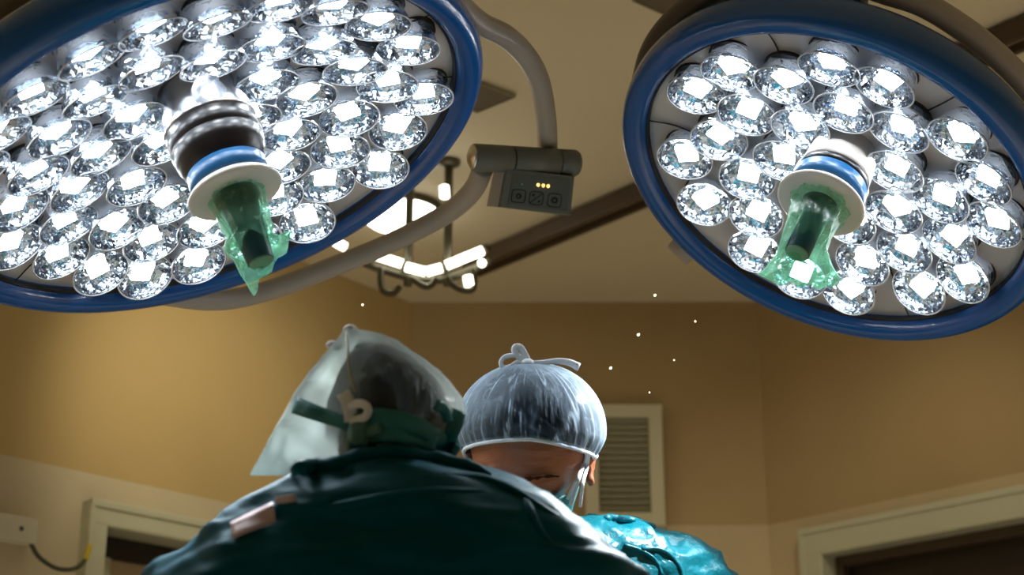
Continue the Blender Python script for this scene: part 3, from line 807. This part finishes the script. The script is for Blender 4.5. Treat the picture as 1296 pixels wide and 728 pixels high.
def make_person(name, label, hx, hy, hz, headM, neck, chest, shL, shR, elL, elR, haL, haR, face, voxel, toe):
    """standing body as one skin, fused with a sculpted head"""
    V = Vector; pel = V((hx, hy, .93)); sp = pel.lerp(chest, .5)
    ch = [[(pel, .135), (sp, .125), (chest, .13), (neck, .058), (headM.translation - V((0, 0, .02)), .06)]]
    for s, sh, el, ha in ((-1, shL, elL, haL), (1, shR, elR, haR)):
        ch.append([(chest, .13), (sh, .062), (sh.lerp(el, .5), .05), (el, .042), (el.lerp(ha, .45), .042), (ha, .026)])
        f = (ha - el).normalized(); side = V((-s, 0, .25))
        side = (side - f * side.dot(f)).normalized(); palm = f.cross(side) * s
        if palm.z > 0: palm = -palm
        ch += hand_chains(ha, f, palm, side)
        hip = pel + V((s * .10, 0, -.06)); kn = V((hx + s * .11, hy - toe.y * .03, .50)); an = V((hx + s * .12, hy, .09))
        ch.append([(pel, .135), (hip, .095), (hip.lerp(kn, .5), .08), (kn, .058), (kn.lerp(an, .4), .056), (an, .036), (an + toe * .07 + V((0, 0, -.05)), .034), (an + toe * .16 + V((0, 0, -.058)), .028)])
    bm = skin_body(ch)
    hb = head_bmesh(headM); me = bpy.data.meshes.new('h'); hb.to_mesh(me); hb.free(); bm.from_mesh(me)
    bpy.data.meshes.remove(me)
    me = bpy.data.meshes.new(name); bm.to_mesh(me); bm.free()
    o = bpy.data.objects.new('tmp', me); COL.objects.link(o)
    r = o.modifiers.new('r', 'REMESH'); r.mode = 'VOXEL'; r.voxel_size = voxel
    s = o.modifiers.new('s', 'SMOOTH'); s.iterations = 2; s.factor = .4
    dg = bpy.context.evaluated_depsgraph_get(); ev = o.evaluated_get(dg)
    me2 = bpy.data.meshes.new_from_object(ev); bpy.data.objects.remove(o)
    me2.materials.clear()
    bm = bmesh.new(); bm.from_mesh(me2)           # keep the one outer skin, drop sealed bubbles inside it
    left_ = set(bm.verts); best = set()
    while left_:
        st = [next(iter(left_))]; isl = set(st); left_.discard(st[0])
        while st:
            for e in st.pop().link_edges:
                for q in e.verts:
                    if q in left_: left_.discard(q); isl.add(q); st.append(q)
        if len(isl) > len(best): best = isl
    bmesh.ops.delete(bm, geom=[v for v in bm.verts if v not in best], context='VERTS')
    bm.to_mesh(me2); bm.free()
    o = link(name, me2, M_SKIN); tag(o, label, 'person', 'surgeons at the operating field')
    me2.materials.append(M_GLOVE)
    for p in me2.polygons:
        c = p.center
        if min((c - haL).length, (c - haR).length) < .19 and c.z < 1.2: p.material_index = 1
    return o
def attr_fold(bm, fn):
    lay = bm.verts.layers.float.new('fold')
    for v in bm.verts: v[lay] = fn(v.co)

V = Vector
# ---- facing surgeon ---------------------------------------------------------
D2 = 2.22
hc2 = at(668, 566, D2)
H2 = Matrix.Translation(hc2) @ Matrix.Rotation(math.radians(-7), 4, 'Z') @ Matrix.Rotation(math.radians(9), 4, 'Y') @ Matrix.Rotation(math.radians(40), 4, 'X') @ Matrix.Scale(.93, 4) @ Matrix.Scale(1.13, 4, (1, 0, 0))
ch2 = at(692, 800, 2.40); nk2 = at(684, 668, 2.33)
facing = make_person('surgeon', 'facing surgeon with bowed head in a bluish white bouffant cap with a bow on top', ch2.x, ch2.y + .08, 0, H2, nk2, ch2,
    ch2 + V((-.20, 0, .03)), ch2 + V((.20, 0, .03)), V((ch2.x - .27, ch2.y - .08, 1.0)), V((ch2.x + .27, ch2.y - .08, 1.0)), V((ch2.x - .12, ch2.y - .33, 1.02)), V((ch2.x + .12, ch2.y - .33, 1.02)), None, .0042, V((0, -1, 0)))
# cap
def cap2():
    cx, cy, rx, ry, rz = 671.5, 548, 94, 89, .112
    n, K = 280, 44
    px = D2 / F
    def band(a):
        c, s = math.cos(a), math.sin(a)       # s<0: camera side
        x = c * .985
        if s < 0:
            k = (-s)
            y = (.42 if c > 0 else .30) * (1 - k) + .10 * k + (.13 * max(0, c) * k)
        else:
            y = .36 + .25 * s
        return x, s, y
    loops = []; fold = []; hairs = []
    for k in range(K + 1):
        f = k / K; lp = []; inner = []
        for i in range(n):
            a = 2 * PI * i / n; x, s, y = band(a)
            tgt = V((x, s, y)).normalized(); pole = V((-.02, -.12, -1)).normalized()
            om = math.acos(max(-1, min(1, pole.dot(tgt)))); w = max(.02, f)
            d = (pole * math.sin((1 - w) * om) + tgt * math.sin(w * om)) / math.sin(om)
            puff = 1.0 + .035 * math.sin(PI * min(1, f * 1.02)) - .06 * max(0, f - .86) / .14
            pl = math.sin(a * 21 + 2.2 * math.sin(a * 3)) * .5 + .5 * math.sin(a * 34 + 1)
            puff += .010 * pl * max(0, f - .35) * 1.5
            q = d * puff
            lp.append(at(cx + q.x * rx, cy + q.z * ry, D2 + q.y * rz))
            inner.append(at(cx + d.x * rx * .955, cy + d.z * ry * .955, D2 + d.y * rz * .955))
            q1 = noise.noise(V((math.cos(a) * 5.5, math.sin(a) * 5.5, f * 1.1))); q2 = noise.noise(V((math.cos(a) * 11, math.sin(a) * 11, f * 1.6 + 9)))
            g = (.75 * max(0, 1 - abs(q1) / .05) * min(1, f * 1.6) + .5 * max(0, 1 - abs(q2) / .06) * max(0, f - .35) * 1.4)
            g += .55 * max(0, 1 - (1 - f) / .045)
            g += max(0, noise.noise(V((d.x * 3, d.y * 3, d.z * 3)) + V((5, 2, 1)))) * .22 * (1 - f * .5)
            g += max(0, .10 - abs(noise.noise(d * 5.0))) * 1.2
            g += .55 * max(0, -d.x * .9 - .25) * (1 - f * .6) + .25 * max(0, -d.z - .75) + .5 * max(0, d.x - .62)
            fold.append(min(.95, g))
        loops.append(lp)
        if k <= K - 2: hairs.append(inner)
    hb = bmesh.new(); loft(hb, hairs, True, True); obj('hair', hb, M_HAIR, facing)
    bm = bmesh.new(); R = loft(bm, loops, True, False)
    lay = bm.verts.layers.float.new('fold')
    for v, q in zip(bm.verts, fold): v[lay] = q
    bm.normal_update(); o = obj('bouffant_cap', bm, M_CAPC, facing)
    bb = bmesh.new(); tube(bb, [p + V((0, 0, 0)) for p in loops[-1]] + [loops[-1][0]], .0028, 8, 0)
    obj('elastic_band', bb, M_TIE, o)
    return o
capo = cap2()
bv = bvh_of(capo)
bm = bmesh.new(); k = D2 - .02
ribbon(bm, [at(*p, k) for p in ((672, 459), (663, 452), (650, 450), (639, 452), (634, 459), (637, 465), (646, 464), (656, 458), (668, 459))], .0034, .0008)
ribbon(bm, [at(*p, k) for p in ((670, 459), (657, 452), (651, 444), (653, 439), (659, 440), (664, 448), (669, 458))], .0046, .0008)
ribbon(bm, [at(*p, k) for p in ((664, 459), (686, 459), (705, 457), (720, 459), (733, 465))], lambda t: .0026 + .0032 * t, .0008)
ball(bm, at(668, 459, k), .007, 12, (1.3, 1, .8)); obj('bow', bm, M_TIE, facing)['label'] = 'white cloth bow'
# mask with its strings
bm = bmesh.new()
Lp = []
for i in range(13):
    f = i / 12; z = -.036 - .082 * f; row = []
    for j in range(25):
        u = (j / 24 * 2 - 1); a = u * 1.25
        rr = .079 - .016 * f; bul = .030 * math.exp(-(u / .30) ** 2) * math.exp(-((f - .25) / .4) ** 2)
        row.append(H2 @ V((rr * math.sin(a), -(.099 + .006 * math.sin(f * 18) - .012 * f) * math.cos(a) - bul - .004, z)))
    Lp.append(row)
loft(bm, Lp, closed=False); obj('surgical_mask', bm, M_TEAL, facing).modifiers.new('t', 'SOLIDIFY').thickness = .002
bvb = bvh_of(facing)
for pts, w in ((((741, 560), (742, 578), (738, 590), (730, 606), (723, 620), (718, 632)), .0022), (((745, 575), (743, 592), (738, 610), (736, 626), (734, 642)), .0024), (((738, 588), (733, 604), (728, 620), (722, 640)), .0030)):
    bm = bmesh.new(); ribbon(bm, [stick(bvb, x, y, .009, D2 - .05) for x, y in pts], w, .0008); obj('mask_string', bm, M_TIE, facing)
# brows on the facing head
for sx in (-1, 1):
    bm = bmesh.new(); tube(bm, [H2 @ V((sx * x, y, z)) for x, y, z in ((.014, -.1035, .000), (.026, -.103, .004), (.042, -.093, .005), (.055, -.078, -.001))], lambda t: .0040 * (1 - .6 * t), 8, 6, .5); wrinkle(bm, .0025, 220, seed=3); obj('eyebrow', bm, M_BROW, facing)
# gown of the facing surgeon
rows = [(654, 640, 776, .05, .0), (660, 612, 812, .075, 0), (670, 575, 846, .095, 0), (684, 535, 881, .11, .0), (702, 502, 910, .12, 0), (728, 474, 934, .13, 0), (770, 452, 958, .14, 0), (830, 440, 972, .15, .01)]
n = 96
lp = px_loft(rows, 2.36, n, pw=.85)
c = sum(lp[-1], V()) / n
lv = world_loops(None, [(1.10, c.x, c.y, .285, .155), (.95, c.x, c.y, .27, .16), (.6, c.x, c.y, .29, .18), (.34, c.x, c.y, .31, .19)], n)
bm = bmesh.new(); loft(bm, refine(lp + lv, .012), True, True); wrinkle(bm, .010, 13, (1, 1, 1.7), 2, .7); wrinkle(bm, .006, 30, (1.5, 1, 1), 5, .8)
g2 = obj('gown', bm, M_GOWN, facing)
bv2 = bvh_of(g2)
bm = bmesh.new()
tube(bm, [stick(bv2, x, y, .002, 2.3) for x, y in ((768, 657), (772, 655), (784, 657), (800, 659), (826, 667))], .006, 8, 5); obj('gown_collar', bm, M_GOWN, g2)
bm = bmesh.new()
tube(bm, [stick(bv2, x, y, .001, 2.3) for x, y in ((812, 695), (836, 696), (852, 706), (862, 720), (866, 735))], .0032, 8, 5); tube(bm, [stick(bv2, x, y, .001, 2.3) for x, y in ((790, 690), (812, 697), (830, 710), (838, 728))], .0028, 8, 5); obj('gown_seam', bm, M_GOWN, g2)
def sleeves(o, sh, el, ha, m):
    bm = bmesh.new(); tube(bm, [sh, sh.lerp(el, .5), el, el.lerp(ha, .5), ha.lerp(el, .12)], lambda t: .095 - .045 * t, 20, 6); wrinkle(bm, .006, 16, seed=4, ridge=.6); obj('sleeve', bm, m, o)
for s in (-1, 1):
    sleeves(g2, ch2 + V((s * .20, 0, .0)), V((ch2.x + s * .27, ch2.y - .08, 1.0)), V((ch2.x + s * .12, ch2.y - .33, 1.02)), M_GOWN)
def shoes(o, x, y, toe):
    for s in (-1, 1):
        b = V((x + s * .12, y, 0)); bm = bmesh.new()
        L = []
        for t in range(12):
            f = t / 11; c_ = b + toe * (-.09 + .30 * f); w = .052 * (1 - abs(f - .55) ** 3 * 4) + .004; h = .11 - .055 * f if f < .95 else .045
            L.append([V((c_.x + w * math.cos(a), c_.y, max(0, h / 2 + h / 2 * math.sin(a)))) for a in [2 * PI * i / 16 for i in range(16)]])
        loft(bm, L); obj('shoe', bm, M_SHOE, o)
shoes(facing, ch2.x, ch2.y + .08, V((0, -1, 0)))

# ---- surgeon seen from behind -----------------------------------------------
D1 = 1.74
hc1 = at(490, 545, D1)
H1 = Matrix.Translation(hc1) @ Matrix.Rotation(math.radians(140), 4, 'Z') @ Matrix.Rotation(math.radians(38), 4, 'X') @ Matrix.Scale(.72, 4)
ch1 = at(495, 800, 1.70); nk1 = at(488, 630, 1.70)
back = make_person('surgeon', 'surgeon in the foreground seen from behind in a pointed grey hood and dark teal gown', ch1.x, ch1.y - .05, 0, H1, nk1, ch1,
    ch1 + V((-.19, 0, .02)), ch1 + V((.19, 0, .02)), V((ch1.x - .25, ch1.y + .06, 1.0)), V((ch1.x + .25, ch1.y + .06, 1.0)), V((ch1.x - .10, ch1.y + .27, 1.02)), V((ch1.x + .12, ch1.y + .27, 1.02)), None, .007, V((0, 1, 0)))
rows = [(414, 436, 443, .004, 0), (418, 432, 464, .02, 0), (424, 429, 484, .035, 0), (433, 422, 503, .055, 0), (443, 413, 519, .07, 0), (456, 401, 538, .083, 0), (470, 390, 555, .094, 0), (487, 379, 570, .10, 0), (505, 369, 584, .104, 0), (521, 361, 588, .106, 0), (537, 352, 585, .105, 0), (552, 344, 578, .102, 0), (567, 335, 573, .097, 0), (584, 326, 565, .09, 0), (602, 316, 556, .082, 0)]
def tear(c, y):
    k = min(1, max(0, (y - 430) / 170))           # the lower the row, the thinner its trailing left edge
    f = (c + 1) / 2
    return 1 * (1 - k) + k * min(1.0, .06 + 1.05 * min(1, f * 1.35) ** 1.3)
n = 88
lp = px_loft(rows, D1, n, tear)
bm = bmesh.new(); loft(bm, lp, True, False)
wrinkle(bm, .0045, 16, (1, 1, .6), 3, .5); wrinkle(bm, .0015, 45, seed=8)
def hood_density(p):
    q = p - CAM; d = q.dot(FW); X, Y = 648 + F * q.x / d, 364 - F * q.dot(UP) / d
    g = .05 + .35 * max(0, noise.noise(p * 22)) + .5 * max(0, .09 - abs(noise.noise(p * 14 + V((4, 1, 2))))) * 4
    g += .62 * max(0, min(1, (470 - X + (Y - 480) * .45) / 70)) * (.55 + .45 * noise.noise(p * 20))
    g += .5 * max(0, min(1, (Y - 520) / 50)) 
    g += .20 * max(0, min(1, (X - 545) / 40))
    return min(.9, g)
attr_fold(bm, hood_density)
hood = obj('surgical_hood', bm, M_HOOD, back)
hr = [(434, 452, 482, .02, 0), (440, 447, 496, .04, 0), (450, 441, 518, .06, 0), (464, 434, 536, .072, 0), (482, 426, 553, .082, 0), (505, 416, 566, .086, 0), (528, 412, 571, .087, 0), (555, 414, 563, .084, 0), (580, 424, 552, .078, 0), (604, 440, 545, .068, 0)]
bm = bmesh.new(); loft(bm, px_loft(hr, D1, 64), True, True); wrinkle(bm, .003, 60, (1, 1, .3), 4); obj('hair', bm, M_HAIR, back)
bvh1 = bvh_of(hood)
def hs(x, y, off=.004): return stick(bvh1, x, y, off, D1 - .05)
bm = bmesh.new(); tube(bm, [hs(438, 420, .001), hs(440, 440, .001), hs(441, 460, .001), hs(444, 478, .001), hs(450, 496, .001)], .0016, 6, 5); obj('hood_seam', bm, M_LOUV, hood)
for p, r in (((443, 417), .0065), ((421, 437), .0065)):
    bm = bmesh.new(); ball(bm, at(*p, D1), r, 14, (1.15, 1, .8)); ball(bm, at(p[0] + 6, p[1] + 2, D1 - .004), r * .7, 12); obj('hood_tie', bm, M_TIE, back)
# teal mask ties and knot
bm = bmesh.new()
ribbon(bm, [hs(*p) for p in ((374, 513), (392, 520), (412, 527), (432, 534), (446, 541))], lambda t: .0095 - .003 * t, .0015)
obj('mask_tie', bm, M_TEAL, back)
bm = bmesh.new()
ribbon(bm, [hs(*p) for p in ((446, 542), (470, 531), (500, 532), (525, 539), (548, 551), (568, 566), (577, 573))], lambda t: .012 - .004 * t, .0025)
obj('mask_tie', bm, M_TEAL, back)
bm = bmesh.new()
ribbon(bm, [hs(*p, .006) for p in ((448, 550), (475, 549), (502, 547), (528, 553), (550, 561))], .010, .0025)
obj('mask_tie', bm, M_TEAL, back)
bm = bmesh.new(); ribbon(bm, [hs(*p, .006) for p in ((578, 520), (572, 536), (566, 552), (570, 568))], .012, .002); ribbon(bm, [hs(*p, .004) for p in ((552, 512), (562, 518), (566, 532))], .006, .002); obj('surgical_mask', bm, M_TEAL, back)
bm = bmesh.new(); ball(bm, hs(459, 545, .006), .016, 20, (.95, .7, 1.15)); wrinkle(bm, .003, 90, seed=2)
tube(bm, [hs(*p, .008) for p in ((452, 545), (446, 560), (448, 576), (456, 582))], .0065, 10, 5)
tube(bm, [hs(*p, .008) for p in ((462, 550), (474, 545), (484, 542))], .007, 10, 5); obj('mask_knot', bm, mat('grey_teal_cloth', (.07, .22, .20), .6, bump=.2, bscale=80), back)
bm = bmesh.new()
ribbon(bm, [hs(*p, .010) for p in ((434, 497), (440, 508), (443, 520), (445, 534))], .0075, .001)
ribbon(bm, [hs(*p, .011) for p in ((442, 516), (452, 511), (462, 513), (466, 520), (462, 528), (452, 531), (443, 533))], .0045, .001)
obj('hood_tie', bm, M_TIE, back)['label'] = 'white cloth tie with a loop'
# gown
rows = [(568, 476, 516, .02, 0), (572, 460, 538, .045, 0), (580, 425, 566, .06, 0), (589, 388, 596, .075, 0), (600, 368, 637, .085, 0), (612, 341, 662, .095, 0), (624, 317, 682, .105, 0), (640, 291, 720, .115, 0), (660, 265, 750, .12, 0), (678, 239, 771, .125, 0), (699, 212, 794, .13, 0), (728, 178, 822, .135, 0), (780, 150, 842, .14, 0), (860, 135, 855, .145, 0)]
n = 128
lp = px_loft(rows, 1.69, n, pw=.85)
c = sum(lp[-1], V()) / n
lv = world_loops(None, [(1.0, c.x, c.y, .27, .15), (.8, c.x, c.y, .26, .155), (.5, c.x, c.y, .28, .17), (.32, c.x, c.y, .30, .18)], n)
bm = bmesh.new(); loft(bm, refine(lp + lv, .010), True, True)
wrinkle(bm, .009, 8, (.8, 1, 2.0), 6, .8); wrinkle(bm, .004, 18, (.6, 1, 2.2), 1, .85)
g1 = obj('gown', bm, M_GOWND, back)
bv1 = bvh_of(g1)
def gs(x, y, off=.003): return stick(bv1, x, y, off, 1.6)
bm = bmesh.new(); tube(bm, [gs(*p, .002) for p in ((370, 602), (378, 593), (400, 590), (430, 587), (452, 579), (480, 574), (515, 575), (545, 580), (575, 588), (600, 594), (622, 601))], lambda t: .009 * min(1, .25 + 5 * t, .25 + 5 * (1 - t)), 10, 6, .8); wrinkle(bm, .002, 40, seed=3); obj('gown_collar', bm, M_GOWND, g1)
bm = bmesh.new()
U = [(292, 662), (346, 636), (350, 660), (295, 682)]
Q = []
for i in range(5):
    row = []
    for j in range(9):
        u, v = j / 8, i / 4
        x = (U[0][0] * (1 - u) + U[1][0] * u) * (1 - v) + (U[3][0] * (1 - u) + U[2][0] * u) * v
        y = (U[0][1] * (1 - u) + U[1][1] * u) * (1 - v) + (U[3][1] * (1 - u) + U[2][1] * u) * v
        row.append(gs(x, y, .005))
    Q.append(row)
loft(bm, Q, closed=False); tp = obj('adhesive_tab', bm, M_TAPE, g1); tp['label'] = 'pale pink adhesive tab'; tp.modifiers.new('t', 'SOLIDIFY').thickness = .0015
bm = bmesh.new(); ribbon(bm, [gs(*p, .004) for p in ((350, 634), (362, 632), (374, 630))], .004, .001); obj('gown_tie', bm, M_TAPE, g1)
for pts in (((380, 650), (430, 640), (500, 628), (560, 622), (620, 622)), ((560, 600), (610, 606), (650, 622), (690, 646), (730, 668)), ((655, 610), (668, 640), (680, 668), (700, 690))):
    bm = bmesh.new(); tube(bm, [gs(*p, -.002) for p in pts], lambda t: .0055 * math.sin(PI * (.08 + .84 * t)), 8, 6); obj('gown_fold', bm, M_GOWND, g1)
for s in (-1, 1):
    sleeves(g1, ch1 + V((s * .18, 0, -.02)), V((ch1.x + s * .25, ch1.y + .06, 1.0)), V((ch1.x + s * .10, ch1.y + .27, 1.02)), M_GOWND)
shoes(back, ch1.x, ch1.y - .05, V((0, 1, 0)))

# ---- bright specks given their own glow, above the operating field ------------------------------------------
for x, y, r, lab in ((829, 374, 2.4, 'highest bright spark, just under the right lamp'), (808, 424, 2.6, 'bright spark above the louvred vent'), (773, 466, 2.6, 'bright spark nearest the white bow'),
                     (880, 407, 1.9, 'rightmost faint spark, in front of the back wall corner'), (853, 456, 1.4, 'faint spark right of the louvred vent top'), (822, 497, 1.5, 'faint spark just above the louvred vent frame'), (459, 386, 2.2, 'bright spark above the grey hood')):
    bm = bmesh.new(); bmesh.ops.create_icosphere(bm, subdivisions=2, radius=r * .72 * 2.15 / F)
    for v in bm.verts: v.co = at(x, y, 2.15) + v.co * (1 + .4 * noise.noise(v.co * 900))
    tag(obj('speck', bm, M_SPECK), lab, 'speck', 'bright specks above the operating field')

# ------------------------------------------------------------------ light
w = bpy.data.worlds.new('world'); SC.world = w; w.use_nodes = True
w.node_tree.nodes['Background'].inputs[0].default_value = (.02, .018, .014, 1)
def spot(name, loc, aim, power, col, ang, blend=.6, r=.06):
    l = bpy.data.lights.new(name, 'SPOT'); l.energy = power; l.color = col; l.spot_size = math.radians(ang); l.spot_blend = blend; l.shadow_soft_size = r
    o = bpy.data.objects.new(name, l); COL.objects.link(o); o.location = loc
    o.rotation_euler = (Vector(aim) - Vector(loc)).to_track_quat('-Z', 'Y').to_euler(); return o
spot('added_wall_wash', (-.62, 3.45, 2.80), (-.86, 4.4, 2.15), 26, (1, .87, .62), 72, 1)  # added spot without a fixture, brightens a patch of the left wall
for lp, hm, L in ((left, hmL, .295), (right, hmR, .232)):
    o = spot('lamp_beam', hm @ Vector((0, 0, L)), hm @ Vector((0, 0, L + 1)), 34, (.93, .97, 1), 84, .35, .012)
for x, y, p in ((-1.9, 2.0, 150), (1.9, 2.0, 150), (2.0, 2.8, 120), (-2.0, 2.4, 80)):
    spot('added_downlight', (x, y, 2.84), (x, y, 0), p, (1, .88, .70), 86, .7, .08)  # added out-of-view fill: floor bounce lights the lamp undersides and lower walls
spot('added_wall_wash', (.95, 3.5, 2.80), (1.1, 4.7, 1.75), 15, (1, .86, .62), 74, 1)  # added spot without a fixture, lifts the lower right wall
spot('added_wall_wash', (.25, 3.6, 2.80), (.45, 5.0, 1.75), 8, (1, .86, .62), 70, 1)  # added likewise for the lower back wall
